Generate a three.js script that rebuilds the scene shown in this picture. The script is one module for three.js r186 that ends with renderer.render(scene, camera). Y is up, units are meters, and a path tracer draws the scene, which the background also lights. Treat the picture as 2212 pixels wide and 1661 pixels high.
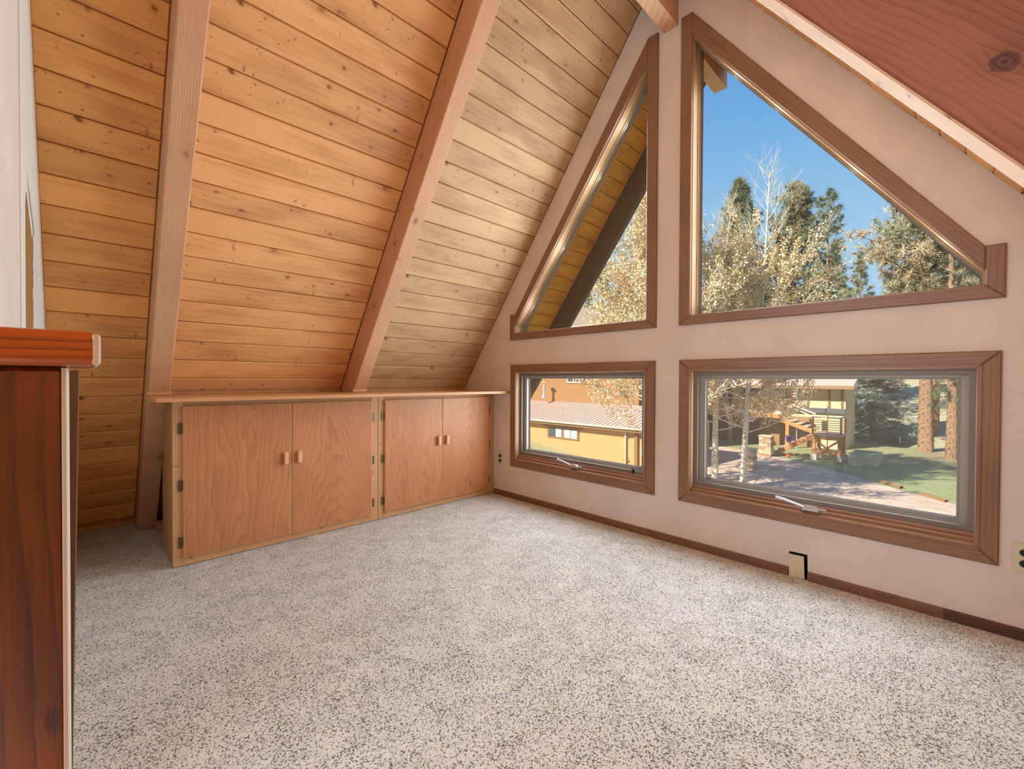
import * as THREE from 'three';
import { mergeGeometries } from 'three/addons/utils/BufferGeometryUtils.js';
import { RoundedBoxGeometry } from 'three/addons/geometries/RoundedBoxGeometry.js';
import { RectAreaLightUniformsLib } from 'three/addons/lights/RectAreaLightUniformsLib.js';

// ------------------------------------------------------------------ camera, sky, sun, daylight, exposure
RectAreaLightUniformsLib.init();
const scene = new THREE.Scene();
const renderer = new THREE.WebGLRenderer({ antialias: true });
renderer.toneMapping = THREE.LinearToneMapping;
renderer.toneMappingExposure = 1.08;
renderer.shadowMap.enabled = true;

const FW_PX = 2212, FH_PX = 1661, FOCAL = 944.785;
const EYE = new THREE.Vector3(2.8002, 0.975, 2.5318);
const rad = THREE.MathUtils.degToRad;
const camera = new THREE.PerspectiveCamera(2 * Math.atan(FH_PX / 2 / FOCAL) * 180 / Math.PI, FW_PX / FH_PX, 0.02, 600);
const yaw = rad(45.4828), pitch = rad(-0.6266), roll = rad(0.2625);
const FWD = new THREE.Vector3(-Math.sin(yaw) * Math.cos(pitch), Math.sin(pitch), -Math.cos(yaw) * Math.cos(pitch));
const rt0 = new THREE.Vector3(Math.cos(yaw), 0, -Math.sin(yaw)), up0 = rt0.clone().cross(FWD);
const RIGHT = rt0.clone().multiplyScalar(Math.cos(roll)).addScaledVector(up0, Math.sin(roll));
const UP = up0.clone().multiplyScalar(Math.cos(roll)).addScaledVector(rt0, -Math.sin(roll));
camera.position.copy(EYE);
camera.quaternion.setFromRotationMatrix(new THREE.Matrix4().makeBasis(RIGHT, UP, FWD.clone().negate()));
const rayOf = (px, py) => FWD.clone().addScaledVector(RIGHT, (px - FW_PX / 2) / FOCAL).addScaledVector(UP, (FH_PX / 2 - py) / FOCAL);
const onY = (px, py, y) => { const r = rayOf(px, py); return EYE.clone().addScaledVector(r, (y - EYE.y) / r.y); };
const onZ = (px, py, z) => { const r = rayOf(px, py); return EYE.clone().addScaledVector(r, (z - EYE.z) / r.z); };
const atDepth = (px, py, d) => EYE.clone().addScaledVector(rayOf(px, py), d);

{ // clear autumn sky: paler towards the horizon, the same all round
  const W = 64, H = 256, data = new Float32Array(W * H * 4);
  const stops = [[-90, .30, .30, .28], [0, .50, .68, .84], [14, .34, .58, .80], [26, .17, .42, .73], [38, .085, .28, .62], [60, .05, .19, .50], [90, .04, .15, .44]];
  for (let r = 0; r < H; r++) {
    const e = (r + .5) / H * 180 - 90; let k = 0; while (k < stops.length - 2 && e > stops[k + 1][0]) k++;
    const a = stops[k], b = stops[k + 1], t = e < 0 ? (e > -1 ? e + 1 : 0) : THREE.MathUtils.clamp((e - a[0]) / (b[0] - a[0]), 0, 1);
    for (let c = 0; c < W; c++) { const o = (r * W + c) * 4; for (let i = 0; i < 3; i++) data[o + i] = a[1 + i] + (b[1 + i] - a[1 + i]) * t; data[o + 3] = 1; }
  }
  const t = new THREE.DataTexture(data, W, H, THREE.RGBAFormat, THREE.FloatType);
  t.mapping = THREE.EquirectangularReflectionMapping; t.magFilter = THREE.LinearFilter; t.needsUpdate = true;
  scene.background = t;
}
const sun = new THREE.DirectionalLight(new THREE.Color(1, .93, .80), 8.2);
sun.position.set(-22, 30, 12); sun.target.position.set(-6, 0, -26); sun.castShadow = true;
Object.assign(sun.shadow.camera, { left: -60, right: 60, top: 60, bottom: -60, near: 1, far: 200 });
sun.shadow.mapSize.set(2048, 2048);
scene.add(sun, sun.target);

// daylight that enters at the panes of the gable windows
const DAY = new THREE.Color(.86, .95, 1);
function daylight(x0, x1, y0, y1, intensity, z = -.084, to = 5) {
  const l = new THREE.RectAreaLight(DAY, intensity, x1 - x0, y1 - y0);
  l.position.set((x0 + x1) / 2, (y0 + y1) / 2, z); l.lookAt((x0 + x1) / 2, (y0 + y1) / 2, to); scene.add(l);
}
const DL = 7.8, ZB = 5.2;
// fill light from two windows added in the unseen opposite gable
daylight(1.70, 2.48, 1.12, 2.08, 14, ZB - .01, 0); daylight(.66, 1.44, 1.12, 2.08, 14, ZB - .01, 0);
for (const m of [0, 1]) {
  const q = (a, b, c, d) => m ? daylight(3.14 - b, 3.14 - a, c, d, DL) : daylight(a, b, c, d, DL);
  q(1.80, 2.80, .40, .98);
  q(1.76, 2.74, 1.40, 1.56); q(1.76, 2.44, 1.57, 1.97); q(1.76, 2.12, 1.98, 2.40); q(1.76, 1.92, 2.41, 2.68);
}

// ------------------------------------------------------------------ helpers
function rng(seed) { let s = seed >>> 0; return () => { s |= 0; s = s + 0x6D2B79F5 | 0; let t = Math.imul(s ^ s >>> 15, 1 | s); t = t + Math.imul(t ^ t >>> 7, 61 | t) ^ t; return ((t ^ t >>> 14) >>> 0) / 4294967296; }; }
const hash2 = (x, y, s) => { let h = Math.imul(x | 0, 374761393) + Math.imul(y | 0, 668265263) + Math.imul(s | 0, 982451653); h = Math.imul(h ^ h >>> 13, 1274126177); return ((h ^ h >>> 16) >>> 0) / 4294967296; };
function vnoise(x, y, s = 0) { const xi = Math.floor(x), yi = Math.floor(y), fx = x - xi, fy = y - yi, u = fx * fx * (3 - 2 * fx), v = fy * fy * (3 - 2 * fy); const a = hash2(xi, yi, s), b = hash2(xi + 1, yi, s), c = hash2(xi, yi + 1, s), d = hash2(xi + 1, yi + 1, s); return a + (b - a) * u + (c - a) * v + (a - b - c + d) * u * v; }
const fbm = (x, y, s, n = 3) => { let r = 0, a = .5, t = 0; for (let i = 0; i < n; i++) { r += a * vnoise(x, y, s + i * 17); t += a; x *= 2.03; y *= 2.03; a *= .5; } return r / t; };
const clamp = THREE.MathUtils.clamp, lerp = THREE.MathUtils.lerp, sstep = THREE.MathUtils.smoothstep;

function tex(W, H, fn, srgb = true) {
  const d = new Uint8Array(W * H * 4);
  for (let y = 0; y < H; y++) for (let x = 0; x < W; x++) { const c = fn(x / W, y / H, x, y), o = (y * W + x) * 4; d[o] = clamp(c[0], 0, 255); d[o + 1] = clamp(c[1], 0, 255); d[o + 2] = clamp(c[2], 0, 255); d[o + 3] = 255; }
  const t = new THREE.DataTexture(d, W, H, THREE.RGBAFormat); t.magFilter = THREE.LinearFilter; t.minFilter = THREE.LinearMipmapLinearFilter; t.generateMipmaps = true;
  t.wrapS = t.wrapT = THREE.RepeatWrapping; if (srgb) t.colorSpace = THREE.SRGBColorSpace; t.needsUpdate = true; return t;
}
// wood with grain along u; lenM, widM say how large the picture is in metres
function woodTex(W, H, { lenM, widM, light, dark, knot = [70, 38, 22], lines = 26, contrast = .5, knots = 0, knotR = [.006, .014], blot = .35, wave = .5, seed = 1, cathedral = 0, flecks = 0, extra = [] }) {
  const R = rng(seed), K = [];
  for (let i = 0; i < knots; i++) { const w = R(), spike = w > .74; K.push({ x: R() * lenM, y: (.06 + .88 * R()) * widM, r: lerp(knotR[0], knotR[1], R() * R()) * (spike ? .55 : 1), e: spike ? 2.6 + R() * 2.4 : 1 + R() * .9, a: spike ? 1.57 + (R() - .5) * .8 : (R() - .5) * 1.2, dk: (spike ? .35 : .45) + .5 * R() * R(), halo: R() }); }
  K.push(...extra);
  const F = []; for (let i = 0; i < flecks; i++) F.push({ x: R() * lenM, y: R() * widM, l: .004 + .012 * R(), a: (R() - .5) * 2.6 });
  const bumpData = new Float32Array(W * H);
  const map = tex(W, H, (u, v, ix, iy) => {
    const X = u * lenM, Y = v * widM; let y = Y, kd = 0, halo = 0;
    for (const k of K) {
      let dx = X - k.x; dx -= Math.round(dx / lenM) * lenM; const dy = Y - k.y;
      if (Math.abs(dx) > k.r * 14 || Math.abs(dy) > k.r * 9) continue;
      const rx = dx * Math.cos(k.a) + dy * Math.sin(k.a), ry = -dx * Math.sin(k.a) + dy * Math.cos(k.a);
      const d = Math.hypot(rx / k.e, ry) / k.r;
      y += Math.sign(dy || 1) * -k.r * .8 * Math.exp(-(dx * dx) / (k.r * k.r * 7) - Math.abs(dy) / (k.r * 1.7)) ;
      const e = d + (vnoise(X * 160, Y * 160, seed) - .5) * .3;
      if (e < 1) kd = Math.max(kd, k.dk * (.55 + .45 * Math.sin(d * 9 + seed)) * .6 + k.dk * .4 * (1 - sstep(e, .6, 1)));
      if (e > .8 && e < 1.25) kd = Math.max(kd, k.dk * .8 * (1 - Math.abs(e - 1) / .25));
      halo = Math.max(halo, k.halo * .5 * Math.exp(-Math.pow(Math.max(0, d - .8), 2) * .22));
    }
    for (const f of F) { let dx = X - f.x; dx -= Math.round(dx / lenM) * lenM; const dy = Y - f.y; if (Math.abs(dx) > .02 || Math.abs(dy) > .02) continue; const a = dx * Math.cos(f.a) + dy * Math.sin(f.a), b = -dx * Math.sin(f.a) + dy * Math.cos(f.a); if (Math.abs(a) < f.l && Math.abs(b) < .0014 * (1 - Math.abs(a) / f.l)) kd = Math.max(kd, .6); }
    const wv = (fbm(X * 2.2, y * 9, seed + 3, 3) - .5) * wave;
    let ph = (y / widM + wv * .35) * lines;
    if (cathedral) { const c = (fbm(X * 1.1, .5, seed + 9, 2) - .5) * .5 + .5, q = (y / widM - c); ph = (q * q * 3.2 + X * .45 + wv * .25) * lines; }
    const fr = ph - Math.floor(ph), ring = Math.pow(fr, 3) * (1 - sstep(fr, .9, 1));
    const fine = fbm(X * 14, y * 900, seed + 5, 2), bl = fbm(X * 3.5, Y * 14, seed + 7, 3);
    let t = contrast * (ring * .75 + (fine - .5) * .55 + .12) + blot * (bl - .5) + halo * .5;
    t = clamp(t, 0, 1); bumpData[iy * W + ix] = .6 - ring * .4 - kd * .3 + fine * .2;
    return [0, 1, 2].map((i) => lerp(lerp(light[i], dark[i], t), knot[i], clamp(kd, 0, 1)));
  });
  const bump = tex(W, H, (u, v, ix, iy) => { const b = bumpData[iy * W + ix] * 255; return [b, b, b]; }, false);
  for (const t of [map, bump]) t.wrapS = t.wrapT = THREE.MirroredRepeatWrapping;
  return { map, bump };
}
const std = (o) => new THREE.MeshStandardMaterial(o), phys = (o) => new THREE.MeshPhysicalMaterial(o);
const wood = (w, o = {}) => phys({ map: w.map, bumpMap: w.bump, bumpScale: .0006, roughness: .55, ...o });

const taken = {};
const numbered = (n) => { const k = taken[n] = (taken[n] ?? -1) + 1; return k ? n + '_' + String(k).padStart(3, '0') : n; };
function tag(o, label, category, group, kind) { o.userData.label = label; o.userData.category = category; if (group) o.userData.group = group; if (kind) o.userData.kind = kind; return o; }
function thing(name, label, category, pos = [0, 0, 0], { group, kind, turn = 0 } = {}) { const g = new THREE.Group(); g.name = numbered(name); g.position.set(...pos); g.rotation.y = turn; scene.add(g); return tag(g, label, category, group, kind); }
function solo(name, geo, mat, label, category, { group, kind, pos } = {}) { const m = new THREE.Mesh(geo, mat); m.name = numbered(name); if (pos) m.position.set(...pos); scene.add(m); return tag(m, label, category, group, kind); }
function part(name, geo, mat, parent, pos) { const m = new THREE.Mesh(geo, mat); m.name = name; if (pos) m.position.set(...pos); parent.add(m); return m; }

const area2 = (p) => p.reduce((s, a, i) => { const b = p[(i + 1) % p.length]; return s + a[0] * b[1] - b[0] * a[1]; }, 0);
function inset(pts, d) {
  const n = pts.length, out = [];
  for (let i = 0; i < n; i++) {
    const a = pts[(i + n - 1) % n], b = pts[i], c = pts[(i + 1) % n];
    const e1 = [b[0] - a[0], b[1] - a[1]], e2 = [c[0] - b[0], c[1] - b[1]], l1 = Math.hypot(...e1), l2 = Math.hypot(...e2);
    const n1 = [-e1[1] / l1, e1[0] / l1], n2 = [-e2[1] / l2, e2[0] / l2], k = d / (1 + n1[0] * n2[0] + n1[1] * n2[1]);
    out.push([b[0] + (n1[0] + n2[0]) * k, b[1] + (n1[1] + n2[1]) * k]);
  }
  return out;
}
// a convex prism from z0 to z1 with chamfered rims; uv in metres along the grain
function prism(pts, z0, z1, { c = 0, both = true, grain = [1, 0], su = 1, sv = 1, uo = 0, vo = 0 } = {}) {
  if (area2(pts) < 0) pts = [...pts].reverse();
  const P = [], N = [], UVS = [], gl = Math.hypot(...grain), gx = grain[0] / gl, gy = grain[1] / gl;
  const uv = (p, z) => [(p[0] * gx + p[1] * gy) / su + uo, (-p[0] * gy + p[1] * gx + z) / sv + vo];
  const A = new THREE.Vector3(), B = new THREE.Vector3(), nn = new THREE.Vector3();
  const tri = (a, b, d, flat) => {
    A.set(b[0] - a[0], b[1] - a[1], b[2] - a[2]); B.set(d[0] - a[0], d[1] - a[1], d[2] - a[2]); nn.crossVectors(A, B).normalize();
    for (const q of [a, b, d]) { P.push(...q); N.push(nn.x, nn.y, nn.z); UVS.push(...uv(q, flat ? 0 : q[2])); }
  };
  const quad = (a, b, d, e, f) => { tri(a, b, d, f); tri(a, d, e, f); };
  const ins = c ? inset(pts, c) : pts, n = pts.length, zb = c && both ? z0 + c : z0, zt = c ? z1 - c : z1, bi = c && both ? ins : pts;
  for (let i = 1; i < n - 1; i++) { tri([...ins[0], z1], [...ins[i], z1], [...ins[i + 1], z1], true); tri([...bi[0], z0], [...bi[i + 1], z0], [...bi[i], z0], true); }
  for (let i = 0; i < n; i++) {
    const j = (i + 1) % n;
    quad([...pts[i], zb], [...pts[j], zb], [...pts[j], zt], [...pts[i], zt]);
    if (c) quad([...pts[i], zt], [...pts[j], zt], [...ins[j], z1], [...ins[i], z1]);
    if (c && both) quad([...bi[i], z0], [...bi[j], z0], [...pts[j], zb], [...pts[i], zb]);
  }
  const g = new THREE.BufferGeometry();
  g.setAttribute('position', new THREE.Float32BufferAttribute(P, 3)); g.setAttribute('normal', new THREE.Float32BufferAttribute(N, 3)); g.setAttribute('uv', new THREE.Float32BufferAttribute(UVS, 2));
  return g;
}
const rect = (x0, x1, y0, y1) => [[x0, y0], [x1, y0], [x1, y1], [x0, y1]];
// a box between corners with grain along an axis
function box(x0, x1, y0, y1, z0, z1, { c = .002, grain = 'x', su = 1.2, sv = .3, uo = 0, vo = 0 } = {}) {
  const o = { c, su, sv, uo, vo };
  if (grain === 'x') return prism(rect(x0, x1, y0, y1), z0, z1, { ...o, grain: [1, 0] });
  if (grain === 'y') return prism(rect(x0, x1, y0, y1), z0, z1, { ...o, grain: [0, 1] });
  return prism(rect(-z1, -z0, y0, y1), x0, x1, { ...o, grain: grain === 'zy' ? [0, 1] : [1, 0] }).rotateY(Math.PI / 2);
}
const bbox = (x0, x1, y0, y1, z0, z1) => new THREE.BoxGeometry(x1 - x0, y1 - y0, z1 - z0).translate((x0 + x1) / 2, (y0 + y1) / 2, (z0 + z1) / 2);
const shapeOf = (pts) => { const s = new THREE.Shape(); pts.forEach((p, i) => i ? s.lineTo(...p) : s.moveTo(...p)); s.closePath(); return s; };
function slab(pts, holes, z0, z1) { const s = shapeOf(pts); for (const h of holes) s.holes.push(shapeOf(h)); return new THREE.ExtrudeGeometry(s, { depth: z1 - z0, bevelEnabled: false }).translate(0, 0, z0); }
// tapered limb through points; returns position and normal arrays in a geometry
function limb(pts, r0, r1, sides = 5) {
  const n = pts.length, P = [], N = [], U = [], I = [], t = new THREE.Vector3(), a = new THREE.Vector3(), b = new THREE.Vector3(), q = new THREE.Vector3(); let len = 0;
  for (let i = 0; i < n; i++) {
    t.subVectors(pts[Math.min(i + 1, n - 1)], pts[Math.max(i - 1, 0)]).normalize();
    a.set(Math.abs(t.y) > .9 ? 1 : 0, Math.abs(t.y) > .9 ? 0 : 1, 0).cross(t).normalize(); b.crossVectors(t, a);
    const r = lerp(r0, r1, i / (n - 1)); if (i) len += pts[i].distanceTo(pts[i - 1]);
    for (let k = 0; k <= sides; k++) { const f = k / sides * Math.PI * 2; q.copy(a).multiplyScalar(Math.cos(f)).addScaledVector(b, Math.sin(f)); P.push(pts[i].x + q.x * r, pts[i].y + q.y * r, pts[i].z + q.z * r); N.push(q.x, q.y, q.z); U.push(k / sides, len); }
  }
  for (let i = 0; i < n - 1; i++) for (let k = 0; k < sides; k++) { const o = i * (sides + 1) + k, p = o + sides + 1; I.push(o, o + 1, p, o + 1, p + 1, p); }
  const g = new THREE.BufferGeometry(); g.setAttribute('position', new THREE.Float32BufferAttribute(P, 3)); g.setAttribute('normal', new THREE.Float32BufferAttribute(N, 3)); g.setAttribute('uv', new THREE.Float32BufferAttribute(U, 2)); g.setIndex(I); return g;
}
const V = (x, y, z) => new THREE.Vector3(x, y, z);

// ------------------------------------------------------------------ materials
const plankW = [1, 2, 3, 4, 5, 6, 7, 8].map((s) => woodTex(2048, 128, { lenM: 2.3, widM: .126, light: [238, 202, 158], dark: [166, 118, 78], knot: [82, 52, 34], lines: 4.3, contrast: .26, knots: [6, 18, 10, 24, 8, 14, 5, 20][s - 1], knotR: [.0018, .0095], blot: 1.0, wave: 1.6, seed: 40 + s, flecks: [8, 20, 12, 28, 10, 16, 6, 18][s - 1] }));
const boardTone = [1, .92, 1.05, .96, 1.08, .88, 1.03, .95]; // boards differ a little from one another
const plankSets = {
  bleached: plankW.map((w, i) => wood(w, { color: new THREE.Color(.68, .64, .58).multiplyScalar(boardTone[i]), roughness: .62 })),
  honey: plankW.map((w, i) => wood(w, { color: new THREE.Color(1.0, .82, .62).multiplyScalar(boardTone[i]), roughness: .5 })),
  amber: plankW.map((w, i) => wood(w, { color: new THREE.Color(1.0, .72, .40).multiplyScalar(boardTone[i]), roughness: .48 })),
  eave: plankW.map((w) => wood(w, { color: new THREE.Color(1.0, .62, .20), roughness: .8 })),
};
const beamW = woodTex(2048, 256, { lenM: 4.8, widM: .30, light: [222, 180, 150], dark: [156, 110, 84], knot: [96, 62, 46], lines: 40, contrast: .5, knots: 20, knotR: [.006, .016], blot: .25, wave: .22, seed: 81, flecks: 12 });
const redW = woodTex(2048, 512, { lenM: 2.3, widM: .5, light: [196, 128, 98], dark: [128, 74, 56], knot: [88, 50, 48], lines: 30, contrast: .5, knots: 7, knotR: [.003, .009], blot: .7, wave: .5, extra: [{ x: .778, y: .255, r: .017, e: 1.25, a: .3, dk: .9, halo: 1 }, { x: .84, y: .39, r: .010, e: 1.6, a: .8, dk: .4, halo: 1 }], seed: 95, flecks: 10 });
const casingW = woodTex(1024, 128, { lenM: 1.3, widM: .13, light: [160, 122, 98], dark: [98, 70, 56], knot: [70, 46, 36], lines: 7, contrast: .5, knots: 2, knotR: [.002, .004], blot: .45, wave: .5, seed: 12 });
const doorW = [21, 22, 23, 24].map((s) => woodTex(1024, 512, { lenM: .9, widM: .6, light: [206, 143, 95], dark: [140, 84, 50], knot: [112, 68, 42], lines: 17, contrast: .48, knots: 2, knotR: [.002, .005], blot: .3, wave: .9, seed: s, cathedral: s % 2 }));
const frameW = woodTex(1024, 128, { lenM: 1.2, widM: .12, light: [214, 168, 122], dark: [152, 106, 66], knot: [96, 58, 34], lines: 10, contrast: .45, knots: 4, knotR: [.002, .006], blot: .35, wave: .4, seed: 31 });
const railW = woodTex(512, 128, { lenM: .3, widM: .08, light: [194, 94, 24], dark: [84, 36, 14], knot: [48, 20, 12], lines: 10, contrast: .8, knots: 3, knotR: [.002, .005], blot: .6, wave: .5, seed: 55 });
const postW = woodTex(1024, 256, { lenM: 1.0, widM: .18, light: [140, 72, 38], dark: [46, 28, 26], knot: [36, 22, 20], lines: 11, contrast: .6, knots: 4, knotR: [.006, .014], blot: 1.3, wave: .5, seed: 57 });

const M = {
  beam: wood(beamW, { roughness: .62, color: new THREE.Color(.95, .88, .76), bumpScale: .0014 }),
  red: wood(redW, { roughness: .6, color: new THREE.Color(.66, .62, .64), bumpScale: .001 }),
  casing: wood(casingW, { roughness: .42, color: new THREE.Color(.80, .76, .74) }),
  sill: wood(casingW, { roughness: .45, color: new THREE.Color(.9, .84, .80) }),
  frame: wood(frameW, { roughness: .5 }),
  shelf: wood(frameW, { roughness: .42, color: new THREE.Color(1.0, .92, .84) }),
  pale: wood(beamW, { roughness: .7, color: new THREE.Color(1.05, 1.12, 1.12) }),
  side: wood(frameW, { roughness: .6, color: new THREE.Color(.76, .72, .66) }),
  jamb: wood(frameW, { roughness: .6, color: new THREE.Color(.62, .64, .64) }),
  base: wood(casingW, { roughness: .45, color: new THREE.Color(.56, .46, .42) }),
  baseDark: wood(casingW, { roughness: .5, color: new THREE.Color(.26, .19, .19) }),
  rail: wood(railW, { roughness: .25, clearcoat: .6, clearcoatRoughness: .15 }),
  post: wood(postW, { roughness: .35, clearcoat: .3, clearcoatRoughness: .3 }),
  postGrey: wood(frameW, { roughness: .75, color: new THREE.Color(.34, .31, .30) }),
  wornLit: std({ color: 0xd8d0c6, roughness: .7 }),  // wear on the rail end, painted window light on the post edge
  doorEdge: std({ color: 0xe0b888, roughness: .6 }),
  pull: std({ color: 0xe8be8c, roughness: .45 }),
  hinge: std({ color: 0x6e6454, roughness: .38, metalness: .85 }),
  dark: std({ color: 0x15110e, roughness: .9 }),
  alu: std({ color: 0xa29a94, roughness: .5, metalness: .2 }),
  aluDark: std({ color: 0x7a716b, roughness: .5, metalness: .2 }),
  spacer: std({ color: 0x86837e, roughness: .85 }),
  chrome: std({ color: 0xc9c9cc, roughness: .25, metalness: .9 }),
  glass: phys({ color: 0xffffff, transmission: 1, roughness: 0, thickness: 0, ior: 1.5, specularIntensity: .35 }),
  screen: std({ color: 0xa8a29a, roughness: .9, transparent: true, opacity: .10 }),
  plate: std({ color: 0xd9cfb2, roughness: .4 }),
  socket: std({ color: 0x241d18, roughness: .35 }),
  whitePaint: std({ color: 0xe6ebe6, roughness: .5 }),
  kraft: std({ color: 0x9a7440, roughness: .9 }),
  tape: std({ color: 0xd9d5cc, roughness: .85 }),
};
const plasterBump = tex(512, 512, (u, v) => { const b = (fbm(u * 40, v * 40, 5, 3) * .6 + fbm(u * 9, v * 9, 8, 2) * .4) * 255; return [b, b, b]; }, false);
const plasterMap = tex(512, 512, (u, v) => { const b = (fbm(u * 6, v * 6, 3, 3) - .5) * 16 + (vnoise(u * 220, v * 220, 4) - .5) * 5; return [224 + b, 212 + b, 204 + b * .9]; });
M.plaster = phys({ map: plasterMap, bumpMap: plasterBump, bumpScale: .0012, roughness: .8 });
const carpetH = new Float32Array(2048 * 2048);
const carpetMap = tex(2048, 2048, (u, v, x, y) => {
  const w = 480, n = vnoise(u * w, v * w, 1) * .6 + vnoise(u * w * 2.3, v * w * 2.3, 2) * .4, p = fbm(u * 22, v * 22, 9, 3);
  const spk = sstep(n + (p - .5) * .10, .24, .42); carpetH[y * 2048 + x] = .25 + .75 * spk * (.7 + .3 * vnoise(u * w * 3, v * w * 3, 6));
  const warm = (vnoise(u * 180, v * 180, 31) - .5) * 14, l = lerp(116, 240, spk) + (vnoise(u * w * 1.7, v * w * 1.7, 12) - .5) * 26 + (p - .5) * 16;
  return [l * .94 + warm * .5, l * .945 + warm * .1, l * .94 - warm * .8];
});
const carpetBump = tex(2048, 2048, (u, v, x, y) => { const b = carpetH[y * 2048 + x] * 255; return [b, b, b]; }, false);
M.carpet = phys({ map: carpetMap, bumpMap: carpetBump, bumpScale: .004, roughness: 1 });

// ------------------------------------------------------------------ room shell
const K = .734, SX = -1.0624, RX = 4.199, CX = 1.5705, HH = Math.hypot(1, K), APEX = (CX - SX) / K;
const lx = (y) => SX + K * y, rx = (y) => RX - K * y;
const uL = V(K / HH, 1 / HH, 0), nL = V(1 / HH, -K / HH, 0), uR = V(-K / HH, 1 / HH, 0), nR = V(-1 / HH, -K / HH, 0);

{ // carpeted floor
  const g = new THREE.PlaneGeometry(RX - SX - .002, ZB - .002).rotateX(-Math.PI / 2).translate((SX + RX) / 2, 0, ZB / 2), p = g.attributes.position, uv = g.attributes.uv;
  for (let i = 0; i < p.count; i++) uv.setXY(i, p.getX(i) / 1.56 + .18, p.getZ(i) / 1.56 + .31);
  const floor = solo('floor', g, M.carpet, 'speckled beige looped pile carpet covering the whole attic floor', 'floor', { kind: 'structure' });
  part('subfloor', bbox(SX - .3, RX + .3, -.25, -.004, -.14, ZB + .2), M.dark, floor);
}

// gable wall with four openings
const mir = (pts) => pts.map(([x, y]) => [2 * CX - x, y]).reverse();
const lowHole = rect(1.708, 2.868, .325, 1.037), upHole = [[1.708, 1.352], [2.876, 1.352], [2.876, 1.412], [1.708, 2.970]];
{
  const w = solo('wall_gable', slab([[SX, 0], [2.217, 0], [2.217, .121], [2.296, .123], [2.299, 0], [RX, 0], [CX, APEX]], [lowHole, mir(lowHole), upHole, mir(upHole)].map((h) => h), -.14, 0), M.plaster, 'pinkish beige plastered gable wall holding four windows', 'wall', { kind: 'structure' });
  part('wall_cavity', bbox(2.20, 2.32, .0, .14, -.11, -.05), M.dark, w);
}
solo('wall_back', slab([[SX, 0], [RX, 0], [CX, APEX]], [rect(1.66, 2.52, 1.08, 2.12), rect(.62, 1.48, 1.08, 2.12)], ZB, ZB + .12), M.beam, 'unseen opposite gable wall in dark wood to cut bounce with two added windows', 'wall', { kind: 'structure' });  // out of view; dark wood chosen to hold down bounced light
for (const [i, x] of [.62, 1.66].entries()) {  // added windows out of view, there to carry the fill light
  const w = thing('window_' + (5 + i), i ? 'added fill light window in the unseen gable on the red rafter side' : 'added fill light window in the unseen gable on the cabinet side', 'window', [0, 0, 0], { kind: 'structure' });
  part('frame', slab(rect(x, x + .86, 1.08, 2.12), [rect(x + .04, x + .82, 1.12, 2.08)], ZB + .02, ZB + .10), M.casing, w); part('pane', bbox(x + .04, x + .82, 1.12, 2.08, ZB + .05, ZB + .054), M.glass, w);
}

// sloping ceilings: boards laid level, one piece in each bay between the rafters
const PITCH = .1258, S0 = .0768, SMAX = APEX * HH;
const RA = [[1.067, 1.164], [2.190, 2.284]];
function ceiling(side, label) {
  const u = side < 0 ? uL : uR, n = side < 0 ? nL : nR, x0 = side < 0 ? SX : RX, e1 = V(0, 0, side < 0 ? -1 : 1);
  const basis = new THREE.Matrix4().makeBasis(e1, u, n).setPosition(x0, 0, 0);
  const toLocal = (z) => side < 0 ? -z : z;
  const deck = slab(side < 0 ? [[SX, 0], [CX, APEX], [CX, APEX + .16], [SX - .19, -.06], [SX - .19, -.2], [SX, -.2]] : [[RX, 0], [CX, APEX], [CX, APEX + .16], [RX + .19, -.06], [RX + .19, -.2], [RX, -.2]], [], -.76, ZB + .12).translate(side * .006, 0.024, 0);
  const root = solo(side < 0 ? 'ceiling_left' : 'ceiling_right', deck, plankSets.amber[0], label, 'ceiling', { kind: 'structure' });
  const bays = side < 0 ? [[.0, RA[0][0], 'bleached'], [RA[0][1], RA[1][0], 'honey'], [RA[1][1], 2.655, 'amber'], [-.70, -.14, 'eave']] : [[.0, RA[0][0], 'honey'], [RA[0][1], RA[1][0], 'honey'], [-.70, -.14, 'eave']];
  const R = rng(side < 0 ? 7 : 8);
  for (const [za, zb, set] of bays) {
    const a = Math.min(toLocal(za), toLocal(zb)) + .001, b = Math.max(toLocal(za), toLocal(zb)) - .001;
    const geos = [0, .22, .5].map((uo) => prism(rect(a, b, .0018, PITCH - .0018), -.018, 0, { c: .005, both: false, grain: [1, 0], su: 2.3, sv: .126, uo: uo - a / 2.3 + .02 }).applyMatrix4(basis));
    for (let s = S0 - PITCH, k = 0; s < SMAX - .10; s += PITCH, k++) {
      if (s < 0) continue;
      const jit = (R() - .5) * .0022, m = part('plank', geos[Math.floor(R() * 3)], plankSets[set][Math.floor(R() * 8)], root, [u.x * s + n.x * jit, u.y * s + n.y * jit, 0]);
      m.castShadow = m.receiveShadow = true;
    }
  }
  return root;
}
const ceilL = ceiling(-1, 'knotty pine boards lining the slope above the cabinets');
const ceilR = ceiling(1, 'knotty pine boards lining the slope beyond the red rafter');

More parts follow.
